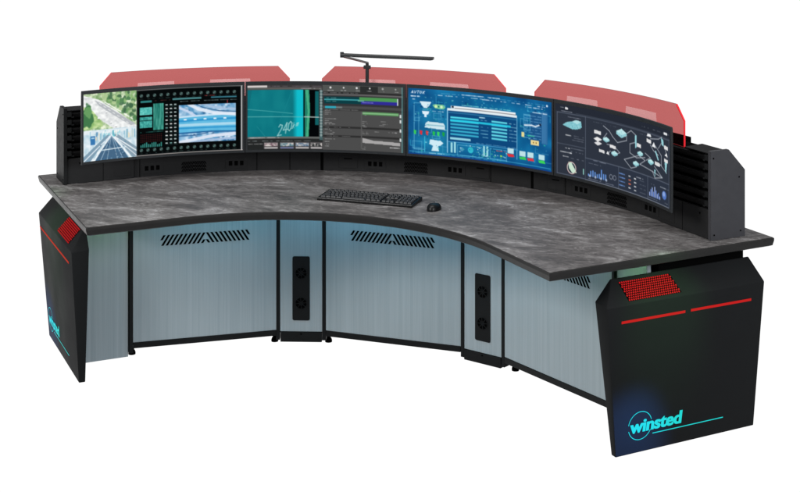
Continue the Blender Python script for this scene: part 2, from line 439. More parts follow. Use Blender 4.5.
# end sections of the housing, with louvres and the sheet-metal cheek
for s in (-1, 1):
    bm = BM(); wingbox(bm, .003, .319, 1.784, 1.948, s, .7505, .868, .002)
    eh = obj('end_housing', bm, M_housing, con)
    bm = BM()
    for t0, t1 in ((.002, .317),):
        L1 = [(1.802, .870), (1.945, .870), (1.945, 1.012), (1.868, 1.090), (1.802, 1.090)]
    prism(bm, [v3(wing(t0, n, s), z) for n, z in L1], v3(wing(t1, 0, s), 0)-v3(wing(t0, 0, s), 0))
    obj('louvre_backing', bm, M_seam, eh)
    bm = BM()
    L1 = [(1.778, 1.0905), (1.868, 1.0905), (1.868, 1.098), (1.778, 1.094)]
    prism(bm, [v3(wing(.172, n, s), z) for n, z in L1], v3(wing(.3185, 0, s), 0)-v3(wing(.172, 0, s), 0))
    obj('top_lid', bm, M_louvre, eh)
    for k in range(6):
        z0 = .8725+k*.0363
        bm = BM()
        # C-shaped louvre: sloping face with a lip
        L1 = [(1.802, z0), (1.790, z0+.004), (1.780, z0+.022), (1.780, z0+.028), (1.802, z0+.028)]
        prism(bm, [v3(wing(.003, n, s), z) for n, z in L1], v3(wing(.312, 0, s), 0)-v3(wing(.003, 0, s), 0))
        lv = obj('louvre', bm, M_louvre, eh)
        bm = BM(); wingbox(bm, .300, .3188, 1.774, 1.786, s, z0+.010, z0+.032, .0008); wingbox(bm, .288, .300, 1.7765, 1.7795, s, z0+.006, z0+.012)
        obj('louvre_clip', bm, M_black, lv)
    # cheek plate
    bm = BM(); L1 = [(1.776, .7505), (1.951, .7505), (1.951, 1.016), (1.868, 1.104), (1.776, 1.104)]
    prism(bm, [v3(wing(.3195, n, s), z) for n, z in L1], v3(wing(.336, 0, s), 0)-v3(wing(.3195, 0, s), 0))
    bmesh.ops.bevel(bm, geom=list(bm.edges), offset=.0012, segments=2, affect='EDGES')
    ck = obj('cheek_plate', bm, M_charcoal if s > 0 else M_black, eh)
    for n, z in ((1.793, .772), (1.927, .775), (1.920, .990), (1.79, 1.075)):
        bm = BM(); tube(bm, v3(wing(.3355, n, s), z), v3(wing(.3375, n, s), z), .0035, 10); obj('screw', bm, M_seam, ck)
    bm = BM(); wingbox(bm, .02, .10, 1.7825, 1.786, s, .766, .815, .001); obj('service_hatch', bm, M_housing, eh)
    bm = BM(); tube(bm, v3(wing(.26, 1.7825, s), .845), v3(wing(.26, 1.786, s), .845), .004, 10); obj('screw', bm, M_seam, eh)
    bm = BM(); wingbox(bm, .150, .152, 1.7832, 1.786, s, .752, .866); obj('panel_seam', bm, M_seam, eh)

# LED bars under the desk edge, hidden behind the edge trim
for d0, d1, colr, st in ((-44, -22, (.22, .74, .95), .75), (-22, 0, (.2, .68, .95), .95), (0, 22, (.2, .68, .95), .8), (22, 44, (.3, .78, .95), .55)):
    m = mat('under_desk_led', (.1, .2, .3), .5, .1, emit=colr, es=st*26)
    bm = BM(); arcbox(bm, 1.30, 1.312, d0+.3, d1-.3, .704, .711, 16); obj('under_desk_light', bm, m, con)
M_green = mat('under_desk_green_led', (.1, .3, .1), .5, .1, emit=(.35, 1., .35), es=14)
for s in (-1, 1):
    bm = BM(); wingbox(bm, .15, .30, 1.38, 1.392, s, .704, .711); obj('under_desk_light', bm, M_green, con)

# ================================================================== RED LIGHT SCREENS
def red_screen(d0, d1, dt0, dt1, label, zb=1.0905, glow=False):
    """d0..d1 the wide foot, dt0..dt1 the narrower top"""
    mid = polar(1.79, (d0+d1)/2)
    t = thing('light_screen', label, 'light screen', (mid[0], mid[1], zb), 0, 'red translucent screens on the rear housing')
    r0, r1 = 1.786, 1.793; zs, zt = 1.197, 1.257
    bm = BM(); N = 60; A = []
    def zat(d):
        if d < dt0: f = (d-d0)/(dt0-d0)
        elif d > dt1: f = (d1-d)/(d1-dt1)
        else: return zt
        f = min(1, max(0, f)); return zs+(zt-zs)*f
    ds = sorted(set([d0+(d1-d0)*i/N for i in range(N+1)]+[dt0, dt1]))
    for d in ds:
        z = zat(d); A.append([bm.verts.new(v3(polar(r, d), zz)) for r, zz in ((r0, zb), (r1, zb), (r1, z), (r0, z))])
    for i in range(len(ds)-1):
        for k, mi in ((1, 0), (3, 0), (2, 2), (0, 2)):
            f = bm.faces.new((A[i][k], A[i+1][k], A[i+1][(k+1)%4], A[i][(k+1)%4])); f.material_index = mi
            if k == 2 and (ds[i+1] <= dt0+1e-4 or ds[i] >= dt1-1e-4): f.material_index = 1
    bm.faces.new(A[0]).material_index = 1; bm.faces.new(A[-1][::-1]).material_index = 1
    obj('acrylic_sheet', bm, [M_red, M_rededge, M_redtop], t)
    # two pale frosted windows with slanting ends low on the sheet
    span = d1-d0
    for a, b in ((.19, .40), (.57, .80)):
        bm = BM(); a0, b0 = d0+span*a, d0+span*b; n = 12; V = []
        for i in range(n+1):
            d = a0+(b0-a0)*i/n; sl = .3
            top = polar(1.7845, d+(sl if i == 0 else (-sl if i == n else 0)))
            V.append((bm.verts.new(v3(polar(1.7845, d), 1.120)), bm.verts.new(v3(top, 1.199))))
        for i in range(n): bm.faces.new((V[i][0], V[i+1][0], V[i+1][1], V[i][1]))
        obj('frosted_window', bm, M_frost, t)
    if glow:
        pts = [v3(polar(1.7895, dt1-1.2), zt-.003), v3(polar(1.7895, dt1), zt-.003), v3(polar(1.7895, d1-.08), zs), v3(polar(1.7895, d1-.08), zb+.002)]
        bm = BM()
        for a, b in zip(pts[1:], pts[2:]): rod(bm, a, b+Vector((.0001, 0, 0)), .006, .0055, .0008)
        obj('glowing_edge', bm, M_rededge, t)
    for dd in (d0+span*.2, d0+span*.8):
        bm = BM(); tangent_box(bm, 1.786, dd, .05, zb-.002, zb+.03, .006, .001); obj('screen_clip', bm, M_housing, t)
M_frost = bpy.data.materials.new('frosted_pink_film'); M_frost.use_nodes = True
nt = M_frost.node_tree; nt.nodes.clear()
o_ = nt.nodes.new('ShaderNodeOutputMaterial'); tr = nt.nodes.new('ShaderNodeBsdfTransparent'); df = nt.nodes.new('ShaderNodeBsdfDiffuse'); mx = nt.nodes.new('ShaderNodeMixShader')
df.inputs['Color'].default_value = (.80, .48, .48, 1); mx.inputs['Fac'].default_value = .5; tr.inputs['Color'].default_value = (1, .97, .97, 1)
nt.links.new(tr.outputs[0], mx.inputs[1]); nt.links.new(df.outputs[0], mx.inputs[2]); nt.links.new(mx.outputs[0], o_.inputs['Surface'])
red_screen(-49.2, -19.9, -47.4, -21.7, 'red translucent screen behind the leftmost monitor, the one that shows roads')
red_screen(-14.9, 14.9, -12.9, 12.9, 'red translucent screen directly behind the thin black lamp post')
red_screen(19.9, 49.2, 21.7, 47.4, 'red translucent screen with a glowing red end, next to the tall charcoal cheek plate', glow=True)

# ================================================================== MONITORS
W_, H_ = 400, 166
class Cv:
    def __init__(s, bg):
        s.a = np.zeros((H_, W_, 3)); s.a[:] = np.array(bg)/255.
        s.Y, s.X = np.mgrid[0:H_, 0:W_]; s.X = (s.X+.5)/W_; s.Y = (s.Y+.5)/H_; s.asp = W_/H_
    def blend(s, m, c, al=1.):
        c = np.array(c)/255. if not isinstance(c, np.ndarray) else c
        m = (m*al)[..., None]; s.a = s.a*(1-m)+c*m
    def rect(s, x0, y0, x1, y1, c, al=1.):
        mx = np.clip((s.X-x0)*W_+.5, 0, 1)*np.clip((x1-s.X)*W_+.5, 0, 1)
        my = np.clip((s.Y-y0)*H_+.5, 0, 1)*np.clip((y1-s.Y)*H_+.5, 0, 1); s.blend(mx*my, c, al)
    def line(s, x0, y0, x1, y1, c, w=1., al=1.):
        px, py = s.X*W_, s.Y*H_; x0, x1, y0, y1 = x0*W_, x1*W_, y0*H_, y1*H_
        dx, dy = x1-x0, y1-y0; L = dx*dx+dy*dy+1e-9
        t = np.clip(((px-x0)*dx+(py-y0)*dy)/L, 0, 1); d = np.hypot(px-x0-t*dx, py-y0-t*dy)
        s.blend(np.clip(w/2+.5-d, 0, 1), c, al)
    def path(s, pts, c, w=1., al=1.):
        for a, b in zip(pts, pts[1:]): s.line(*a, *b, c, w, al)
    def poly(s, pts, c, al=1.):
        ins = np.zeros((H_, W_), bool); n = len(pts)
        for i in range(n):
            (xa, ya), (xb, yb) = pts[i], pts[(i+1) % n]
            if ya == yb: continue
            cond = ((ya > s.Y) != (yb > s.Y)) & (s.X < (xb-xa)*(s.Y-ya)/(yb-ya)+xa); ins ^= cond
        s.blend(ins.astype(float), c, al)
    def disc(s, x, y, r, c, al=1., ring=None):
        d = np.hypot((s.X-x)*W_, (s.Y-y)*H_)
        m = np.clip(r-d+.5, 0, 1) if ring is None else np.clip(ring/2+.5-abs(d-r), 0, 1)
        s.blend(m, c, al)
    def frame(s, x0, y0, x1, y1, c, w=1., al=1.):
        s.path([(x0, y0), (x1, y0), (x1, y1), (x0, y1), (x0, y0)], c, w, al)
    def dash(s, x0, x1, y, c, w=1.4, al=.9, fill=.75):
        """a row of unreadable small print"""
        x = x0
        while x < x1:
            l = random.uniform(.003, .014)
            if random.random() < fill: s.line(x, y, min(x+l, x1), y, c, w*random.uniform(.7, 1.1), al*random.uniform(.6, 1))
            x += l+.003
    def noise(s, nx, ny, seed, x0=0, y0=0, x1=1, y1=1):
        rs = np.random.RandomState(seed); g = rs.rand(ny+2, nx+2)
        u = np.clip((s.X-x0)/(x1-x0), 0, .9999)*nx; v = np.clip((s.Y-y0)/(y1-y0), 0, .9999)*ny
        i, j = u.astype(int), v.astype(int); fu, fv = u-i, v-j; fu = fu*fu*(3-2*fu); fv = fv*fv*(3-2*fv)
        return (g[j, i]*(1-fu)+g[j, i+1]*fu)*(1-fv)+(g[j+1, i]*(1-fu)+g[j+1, i+1]*fu)*fv
    def texrect(s, x0, y0, x1, y1, ca, cb, nx, ny, seed, k=1.6):
        n = (s.noise(nx, ny, seed, x0, y0, x1, y1)+s.noise(nx*2, ny*2, seed+1, x0, y0, x1, y1)*.5)/1.5
        n = np.clip((n-.5)*k+.5, 0, 1)[..., None]; col = np.array(ca)/255.*(1-n)+np.array(cb)/255.*n
        m = ((s.X >= x0)&(s.X < x1)&(s.Y >= y0)&(s.Y < y1)).astype(float)[..., None]; s.a = s.a*(1-m)+col*m
    def texpoly(s, pts, ca, cb, nx, ny, seed, k=1.6, al=1.):
        n = (s.noise(nx, ny, seed)+s.noise(nx*2, ny*2, seed+1)*.5)/1.5
        n = np.clip((n-.5)*k+.5, 0, 1)[..., None]; s.poly(pts, np.array(ca)/255.*(1-n)+np.array(cb)/255.*n, al)
    def blob(s, x, y, rx, ry, c, seed, al=1.):
        d = np.hypot((s.X-x)/rx, (s.Y-y)/ry)+(s.noise(50, 22, seed)-.5)*.9; s.blend(np.clip((1-d)*6, 0, 1), c, al)

def screen_roads():
    c = Cv((8, 12, 12)); E = .335
    # upper picture: a motorway through green verges
    c.texrect(0, 0, E, .56, (96, 150, 72), (226, 236, 200), 20, 12, 3, 1.6)
    c.texpoly([(0, .02), (.10, .10), (.23, .32), (.352, .56), (.20, .56), (.12, .42), (.04, .24), (0, .2)], (196, 200, 202), (240, 242, 240), 60, 30, 5)
    c.poly([(.07, .10), (.12, .16), (.33, .50), (.30, .52), (.20, .36), (.10, .19)], (164, 170, 176))
    for k in range(7):
        t = k/7; c.line(.10+.2*t, .15+.36*t, .113+.2*t, .17+.36*t, (240, 244, 240), 1.2)
    c.line(.135, .14, .352, .49, (240, 244, 235), 2)
    c.texpoly([(.0, .18), (.06, .26), (.12, .44), (.125, .50), (0, .53)], (120, 178, 78), (196, 224, 140), 40, 24, 9)
    for x, y, r1, r2 in ((.02, .34, .038, .16), (.045, .40, .02, .08)): c.blob(x, y, r1, r2, (38, 110, 50), 11)
    c.blob(.03, .28, .025, .08, (78, 150, 70), 12)
    rnd = random.Random(4)
    for k in range(70):
        x = rnd.uniform(.12, .35); y = rnd.uniform(.02, min(.48, (x-.10)*1.9))
        c.blob(x, y, rnd.uniform(.006, .018), rnd.uniform(.02, .05), rnd.choice([(52, 120, 56), (84, 150, 72), (120, 176, 88), (40, 92, 50), (170, 200, 130)]), 20+k, .85)
    for x, y in ((.09, .36), (.14, .28), (.17, .44), (.20, .50), (.155, .17)): c.rect(x, y, x+.012, y+.022, (250, 250, 250)); c.rect(x+.001, y+.02, x+.012, y+.028, (90, 100, 104))
    g_ = c.a.mean(2, keepdims=True); c.a = np.clip((c.a*.78+g_*.22)*.95+.10, 0, 1)
    # lower picture: elevated road running to the skyline
    c.texrect(0, .54, E, 1, (176, 208, 222), (240, 246, 250), 22, 8, 31, 1.5)
    c.rect(0, .55, E, .60, (232, 240, 244), .8)
    for k in range(34):
        x = rnd.uniform(.02, .34); h = rnd.uniform(.03, .12); w = rnd.uniform(.005, .014)
        c.rect(x, .68-h, x+w, .70, rnd.choice([(120, 176, 200), (160, 204, 220), (220, 236, 240), (84, 140, 178), (240, 226, 200)]), .8)
    c.rect(.045, .63, .075, .76, (56, 120, 178)); c.rect(.05, .65, .07, .67, (170, 210, 230))
    vx, vy = .178, .635
    c.poly([(vx-.008, vy), (vx+.012, vy), (.285, 1), (.075, 1)], (70, 104, 134))
    c.poly([(vx+.014, vy), (vx+.04, vy), (.40, .97), (.31, 1)], (136, 160, 176))
    c.poly([(vx-.03, vy), (vx-.012, vy), (.045, 1), (0, 1), (0, .93)], (128, 158, 178))
    for xe, cc, w in ((.065, (246, 250, 252), 3.0), (.30, (246, 250, 252), 3.2), (.0, (236, 244, 250), 2.2), (.345, (240, 244, 248), 1.6), (.11, (190, 214, 230), 1.2), (.15, (200, 220, 232), .9), (.215, (200, 220, 232), .9), (.25, (190, 214, 230), 1.2), (.39, (240, 246, 250), 2.6)):
        c.line(vx, vy, xe, 1., cc, w)
    c.line(.10, .855, .27, .835, (226, 240, 246), 2.2)
    for k in range(40):
        x = rnd.uniform(.10, .26); y = rnd.uniform(.70, .98); c.rect(x, y, x+.008, y+.012, rnd.choice([(150, 190, 214), (36, 66, 96), (60, 120, 160)]), .7)
    for k in range(26):
        x = rnd.uniform(.12, .24); y = rnd.uniform(.56, .64); c.rect(x, y, x+.006, y+.03, rnd.choice([(60, 180, 190), (150, 220, 225), (255, 255, 255)]), .8)
    # control panel on the right
    c.rect(E, 0, 1, 1, (6, 9, 10)); c.frame(E+.006, .012, .985, .985, (52, 60, 62), 1)
    c.line(.992, .0, .992, 1, (205, 205, 205), 3.0); c.line(E, .994, 1, .994, (196, 186, 182), 1.6); c.line(E, .006, 1, .006, (150, 150, 150), 1.4)
    for yy in (.095, .915):
        for k in range(15):
            x = .365+k*.0415
            c.disc(x, yy, 3.4, (44, 66, 64), 1); c.disc(x, yy, 3.4, (92, 116, 112), .9, 1.0); c.line(x-.006, yy+.015, x+.006, yy-.015, (120, 150, 146), 1.2)
            c.dash(x-.012, x+.012, yy+.05, (70, 96, 92), 1.2)
    c.rect(.36, .17, .43, .2, (60, 160, 160), .8); c.dash(.45, .55, .18, (120, 60, 60)); c.rect(.56, .16, .74, .185, (110, 196, 200), .7)
    c.rect(.80, .16, .96, .18, (70, 150, 170), .8); c.dash(.60, .96, .215, (160, 190, 190), 1.2); c.dash(.76, .82, .14, (200, 60, 60))
    c.texrect(.355, .27, .433, .385, (64, 170, 164), (120, 214, 204), 10, 6, 41); c.texrect(.355, .415, .433, .58, (40, 128, 124), (92, 196, 184), 10, 6, 43)
    c.texrect(.44, .22, .505, .62, (28, 112, 100), (96, 190, 170), 14, 4, 45)
    for k in range(7): c.line(.44+.01*k, .22, .44+.01*k, .62, (20, 70, 66), .8, .7)
    c.line(.355, .47, .433, .47, (10, 30, 30), 1.5); c.dash(.36, .50, .645, (60, 150, 140))
    for r_ in range(5):
        for k in range(12): c.rect(.36+k*.0115, .68+r_*.026, .366+k*.0115, .69+r_*.026, (110, 36, 38), .8)
    for k in range(12):
        h = rnd.uniform(.03, .075); c.rect(.36+k*.0115, .87-h, .3665+k*.0115, .875, (60, 150, 140))
    for r_ in range(11):
        for k in range(3):
            x = .516+k*.027; y = .245+r_*.058; c.rect(x, y, x+.014, y+.016, rnd.choice([(196, 216, 214), (120, 170, 168), (230, 236, 234)])); c.dash(x, x+.02, y+.032, (70, 110, 108), 1)
    bx = .60; c.texrect(bx, .27, .955, .845, (70, 138, 186), (200, 224, 244), 14, 8, 51, 1.5)
    def inpic(pts, cc, w, al=.92):
        sv = c.a.copy(); c.path(pts, cc, w, al); mk = ((c.X >= bx)&(c.X < .955)&(c.Y >= .27)&(c.Y < .845))[..., None]; c.a = np.where(mk, c.a, sv)
    for k in range(46): c.rect(*(lambda x, y: (x, y, x+.014, y+.02))(rnd.uniform(.61, .93), rnd.choice([rnd.uniform(.28, .40), rnd.uniform(.70, .81)])), rnd.choice([(34, 76, 120), (230, 238, 248), (140, 176, 206), (84, 120, 160)]), .7)
    c.rect(bx, .445, .955, .70, (92, 186, 226), .9); c.rect(bx, .56, .955, .60, (190, 226, 242), .8)
    inpic([(bx, .455), (.955, .425)], (214, 234, 248), 4); inpic([(bx, .515), (.955, .50)], (44, 146, 204), 5); inpic([(bx, .625), (.955, .63)], (48, 150, 206), 4); inpic([(bx, .70), (.80, .69), (.955, .70)], (30, 92, 150), 3.5)
    inpic([(.66, .26), (.72, .34), (.82, .41), (.96, .44)], (228, 236, 248), 8); inpic([(bx, .31), (.65, .36), (.70, .44)], (200, 216, 240), 6); inpic([(.70, .26), (.75, .32), (.85, .38), (.96, .40)], (44, 90, 136), 2.2)
    inpic([(.74, .26), (.80, .31), (.88, .345), (.96, .36)], (170, 196, 224), 5)
    inpic([(bx, .84), (.70, .80), (.82, .755), (.96, .735)], (226, 232, 246), 8); inpic([(.68, .85), (.80, .82), (.96, .80)], (168, 190, 222), 5); inpic([(bx, .74), (.70, .74), (.78, .71)], (50, 96, 146), 2.5)
    for k in range(5): c.rect(.63+k*.062, .485, .648+k*.062, .505, (244, 250, 255))
    c.rect(.90, .22, .905, .27, (190, 60, 70), .8); c.dash(.88, .94, .83, (20, 60, 120), 2)
    return c.a

DG = {'2': [(0, .2), (.3, 0), (.8, .1), (.8, .35), (0, 1), (.9, 1)], '4': [(.7, 1), (.7, 0), (0, .65), (1, .65)], '0': [(.5, 0), (.95, .2), (.95, .8), (.5, 1), (.05, .8), (.05, .2), (.5, 0)],
      'k': [(0, 0), (0, 1), (0, .7), (.6, .4), (.2, .62), (.7, 1)], 'm': [(0, 1), (0, .4), (.5, .45), (.5, 1), (.5, .45), (1, .45), (1, 1)]}
def screen_scope():
    c = Cv((40, 42, 42)); E = .475
    c.rect(0, 0, E, .075, (58, 56, 56)); c.rect(.0, .012, .125, .042, (214, 206, 204)); c.rect(.0, .042, .47, .075, (92, 90, 88)); c.rect(.0, .042, .125, .06, (90, 96, 94))
    c.dash(.13, .47, .025, (120, 110, 124)); c.dash(.34, .46, .058, (180, 176, 184), 1.6)
    c.texrect(0, .08, .45, .80, (10, 112, 124), (20, 128, 136), 9, 3, 61, 1.2)
    g = np.clip((c.X-.285)/.03, 0, 1)*(c.X < .352)*(c.Y > .08)*(c.Y < .80); c.blend(g.astype(float), (18, 196, 212), .9)
    c.poly([(0, .08), (.03, .08), (.0, .5)], (16, 100, 112), .6)
    c.rect(.352, .08, .362, .80, (4, 18, 20)); c.rect(.362, .08, .398, .80, (36, 128, 104)); c.poly([(.366, .08), (.384, .08), (.392, .4), (.384, .8), (.370, .8), (.380, .4)], (74, 178, 132), .9)
    c.poly([(.390, .08), (.45, .08), (.45, .80), (.386, .80), (.396, .4)], (3, 6, 8)); c.rect(.427, .10, .45, .62, (18, 96, 100))
    c.line(0, .375, .285, .445, (96, 184, 182), 1.4, .8); c.line(0, .49, .45, .50, (110, 188, 186), 1.6, .85); c.line(.36, .495, .45, .50, (190, 200, 196), 2)
    c.line(.06, .64, .11, .79, (60, 160, 164), 1, .6); c.line(.28, .10, .20, .6, (30, 140, 148), 1, .6)
    for i, ch in enumerate('240km'):
        sc = [1, .98, .85, .55, .5][i]; x0 = [.190, .222, .252, .283, .305][i]; y0 = [.62, .595, .575, .585, .56][i]; h = .165*sc; w = .026*sc
        for wd, cc, al in ((2.6, (170, 214, 212), .75),):
            c.path([(x0+px*w+(1-py)*.010, y0+py*h-px*.012) for px, py in DG[ch]], cc, wd if i < 3 else 1.5, al)
    c.rect(0, .80, .455, .83, (100, 104, 102)); c.dash(0, .2, .815, (200, 200, 200), 2); c.rect(.455, .08, .475, .85, (70, 96, 98)); c.line(.465, .08, .465, .8, (170, 190, 190), 1.4)
    for k in range(16): c.line(.458, .1+k*.045, .472, .1+k*.045, (210, 214, 212), 1)
    c.dash(0, .4, .865, (130, 140, 140), 1.6); c.rect(0, .89, .10, .99, (36, 38, 38)); c.dash(0, .095, .91, (150, 150, 150), 2)
    for k, x in enumerate((.108, .208, .305, .400)):
        x1 = min(x+.082, .470); c.rect(x-.004, .885, x1+.004, .985, (90, 86, 88)); c.texrect(x, .895, x1, .95, [(120, 96, 104), (76, 116, 130), (84, 110, 136), (40, 44, 46)][k], (206, 200, 196), 8, 3, 70+k, 2); c.rect(x, .955, x1, .985, (196, 192, 192) if k != 1 else (110, 120, 160), .8); c.line(x, .953, x1, .953, (40, 40, 40), 1.5)
    # right application
    c.rect(E, 0, 1, 1, (76, 76, 76)); c.rect(E, 0, .985, .105, (82, 84, 82))
    c.rect(.715, .01, .83, .105, (44, 46, 46))
    for k in range(6):
        x = .525+k*.084; c.disc(x, .04, 2.6 if k % 2 == 0 else 2.0, (240, 240, 240), .95 if k < 4 else .5); c.dash(x-.018, x+.018, .082, (200, 200, 200), 1.5)
    c.rect(E, .105, 1, .135, (42, 42, 42)); c.dash(.48, .70, .12, (150, 150, 150)); c.rect(E, .135, 1, .16, (100, 98, 98)); c.rect(E, .16, 1, .32, (52, 52, 54))
    c.rect(.485, .178, .72, .285, (12, 62, 68)); c.rect(.485, .215, .72, .232, (72, 170, 176)); c.rect(.71, .178, .955, .235, (78, 150, 84)); c.rect(.72, .235, .955, .285, (48, 44, 150)); c.rect(.70, .225, .74, .245, (100, 170, 150))
    c.dash(.50, .56, .20, (170, 210, 210)); c.dash(.50, .56, .25, (140, 190, 190)); c.dash(.73, .80, .26, (170, 170, 230)); c.rect(.955, .18, .962, .285, (210, 220, 224))
    c.rect(.49, .325, .56, .36, (48, 164, 184)); c.rect(.56, .33, .60, .355, (110, 120, 120)); c.rect(E, .36, 1, .395, (56, 56, 56)); c.dash(.5, .7, .38, (140, 140, 140))
    c.rect(.73, .40, .965, .445, (90, 150, 92)); c.rect(.73, .415, .965, .43, (140, 190, 140)); 
    for y in (.635, .77): c.rect(E, y, 1, y+.03, (46, 46, 46)); c.dash(.49, .65, y+.015, (130, 130, 130))
    for y in (.39, .42, .45, .52, .55, .58, .60, .68, .705, .73, .755, .83, .87, .91, .94):
        c.dash(.49, random.uniform(.51, .56), y, (186, 186, 186), 1.4)
        if random.random() < .8: c.dash(.73, random.uniform(.745, .77), y+.03, (170, 170, 170), 1.4)
    for x, y in ((.85, .54), (.86, .58), (.84, .60), (.81, .70), (.90, .70)): c.dash(x, x+.03, y, (160, 160, 160))
    c.dash(.93, .965, .70, (220, 220, 220), 2.4); c.poly([(.73, .80), (.80, .835), (.975, .85), (.975, .90), (.73, .875)], (168, 166, 166)); c.rect(.72, .40, .727, .97, (90, 90, 90)); c.dash(.88, .97, .93, (200, 200, 200), 2.4)
    c.line(.988, .0, .988, 1, (96, 150, 152), 2.2); c.line(.996, 0, .996, 1, (50, 60, 60), 3)
    for y in (.42, .50, .64, .78): c.rect(.972, y, .982, y+.05, (220, 226, 226))
    return c.a

def screen_process():
    c = Cv((10, 70, 120)); W = (224, 240, 250); cy = (70, 200, 226); ll = (90, 170, 206)
    n = (c.noise(10, 5, 81)+c.noise(24, 10, 82)*.5)/1.5
    c.a = np.array((8, 56, 112))/255.*(1-n[..., None])+np.array((26, 122, 176))/255.*n[..., None]
    g = np.exp(-(((c.X-.55)/.3)**2+((c.Y-.5)/.45)**2)); c.blend(g, (20, 140, 180), .55)
    g = np.exp(-(((c.X-.20)/.12)**2+((c.Y-.7)/.4)**2)); c.blend(g, (40, 160, 180), .35)
    # heading lettering at top left: strokes
    for k, pts in enumerate(([(0, 1), (.5, 0), (1, 1), (.2, .6), (.9, .6)], [(0, 0), (.5, 1), (1, 0)], [(0, 0), (1, 0), (.5, 0), (.5, 1)], [(.5, 0), (1, .5), (.5, 1), (0, .5), (.5, 0)], [(0, 0), (1, 1), (.5, .5), (1, 0), (0, 1)])):
        c.path([(.020+k*.018+px*.013+(1-py)*.005, .038+py*.038) for px, py in pts], W, 1.25)
    c.dash(.02, .05, .12, W, 3, 1, 1); c.dash(.062, .075, .12, W, 3, 1, 1); c.dash(.03, .045, .165, W, 3)
    c.dash(.22, .34, .055, ll, 1.6); c.dash(.36, .62, .05, W, 2.0, .9); c.dash(.55, .95, .06, ll, 1.6); c.dash(.20, .50, .085, W, 2.2, .8, .4); c.dash(.50, .95, .09, W, 2.2, .8, .5); c.dash(.80, .93, .12, W, 2, .9)
    c.disc(.965, .065, 2.6, W)
    rnd = random.Random(9)
    for k in range(46):
        x, y = rnd.choice([rnd.uniform(.03, .24), rnd.uniform(.80, .96)]), rnd.uniform(.18, .93); x2 = x+rnd.uniform(-.05, .06); y2 = y+rnd.uniform(-.15, .15)
        c.path([(x, y), (x2, y), (x2, y2)], rnd.choice([ll, cy, (60, 140, 190)]), 1, .7)
    c.path([(.04, .22), (.04, .92), (.11, .92)], ll, 1.6); c.path([(.04, .22), (.10, .22)], ll, 1.4); c.path([(.07, .36), (.07, .72)], ll, 1.3); c.line(.11, .72, .11, .95, cy, 1.6)
    c.poly([(.075, .19), (.155, .19), (.14, .25), (.125, .29), (.105, .29), (.09, .25)], (216, 238, 246)); c.rect(.095, .30, .135, .33, (60, 150, 180)); c.poly([(.092, .34), (.140, .34), (.135, .38), (.122, .39), (.122, .43), (.108, .43), (.108, .39), (.096, .38)], W)
    c.poly([(.16, .24), (.18, .22), (.235, .225), (.25, .26), (.235, .29), (.18, .285)], (120, 200, 150)); c.disc(.185, .255, 3.5, (220, 240, 180)); c.disc(.222, .258, 3.5, (214, 240, 200)); c.disc(.203, .256, 2, (20, 90, 100))
    c.dash(.16, .25, .33, W, 1.6); c.poly([(.115, .52), (.13, .49), (.235, .50), (.245, .535), (.245, .60), (.11, .585)], (206, 230, 238)); c.rect(.12, .535, .24, .55, (110, 170, 190), .8)
    for x, cc in ((.045, (60, 200, 90)), (.085, (220, 50, 60)), (.125, (214, 60, 60)), (.17, (40, 190, 80)), (.20, (60, 210, 100)), (.235, (30, 160, 70))):
        c.poly([(x-.008, .63), (x+.010, .64), (x+.006, .70), (x-.006, .69)], cc)
    c.poly([(.145, .76), (.215, .765), (.235, .80), (.215, .84), (.20, .85), (.205, .93), (.155, .925), (.165, .85), (.14, .83)], (206, 236, 246)); c.dash(.14, .24, .965, W, 1.8)
    for k in range(150):
        x, y = rnd.choice([(rnd.uniform(.03, .25), rnd.uniform(.2, .95)), (rnd.uniform(.76, .96), rnd.uniform(.2, .74)), (rnd.uniform(.1, .95), rnd.uniform(.04, .2))])
        c.rect(x, y, x+rnd.uniform(.003, .014), y+rnd.choice([.006, .01, .016]), rnd.choice([(150, 224, 230), (30, 150, 170), (10, 44, 92), (90, 190, 220), (60, 200, 160), (20, 90, 150)]), .65)
    for x, y, w_, h_ in ((.045, .44, .03, .05), (.17, .36, .05, .08), (.16, .70, .05, .04), (.03, .80, .06, .10), (.77, .30, .05, .12)): c.frame(x, y, x+w_, y+h_, (110, 190, 220), 1, .8)
    # big window in the middle
    c.line(.262, .275, .262, .93, (160, 210, 236), 2.2)
    c.rect(.285, .225, .735, .262, (240, 246, 248)); c.rect(.290, .228, .305, .255, (30, 40, 60)); c.rect(.31, .252, .735, .264, (120, 110, 112), .9); c.rect(.262, .264, .745, .300, (228, 238, 242)); c.dash(.36, .70, .205, (130, 214, 216), 2.4)
    c.rect(.268, .30, .745, .755, (14, 72, 124)); c.rect(.268, .32, .745, .335, (60, 140, 180), .7)
    for k in range(6):
        y = .385+k*.050; c.rect(.282, y, .475, y+.026, (84, 214, 232) if k in (0, 1) else (56, 172, 204)); c.dash(.49, .54, y+.013, (130, 200, 224), 1.8)
        c.rect(.565, y, .675, y+.026, (96, 210, 226)); c.dash(.69, .74, y+.013, (150, 206, 226), 1.8)
    c.rect(.280, .425, .70, .455, (40, 206, 232), .9)
    c.dash(.48, .54, .36, (200, 240, 250), 2.6); c.rect(.280, .695, .42, .728, (150, 214, 230)); c.dash(.45, .74, .745, (120, 180, 214), 1.4)
    c.line(.745, .30, .745, .90, (110, 180, 214), 1.8); c.line(.268, .765, .75, .765, (90, 160, 210), 1.4)
    for x in (.284, .306, .506, .529): c.rect(x, .775 if x < .3 or x > .5 else .765, x+.013, .925, (160, 220, 230))
    c.frame(.33, .80, .500, .95, ll, 1.4); c.frame(.555, .80, .67, .945, ll, 1.4); c.disc(.42, .86, 7.5, (50, 186, 206)); c.disc(.36, .86, 5, (90, 160, 190), .8)
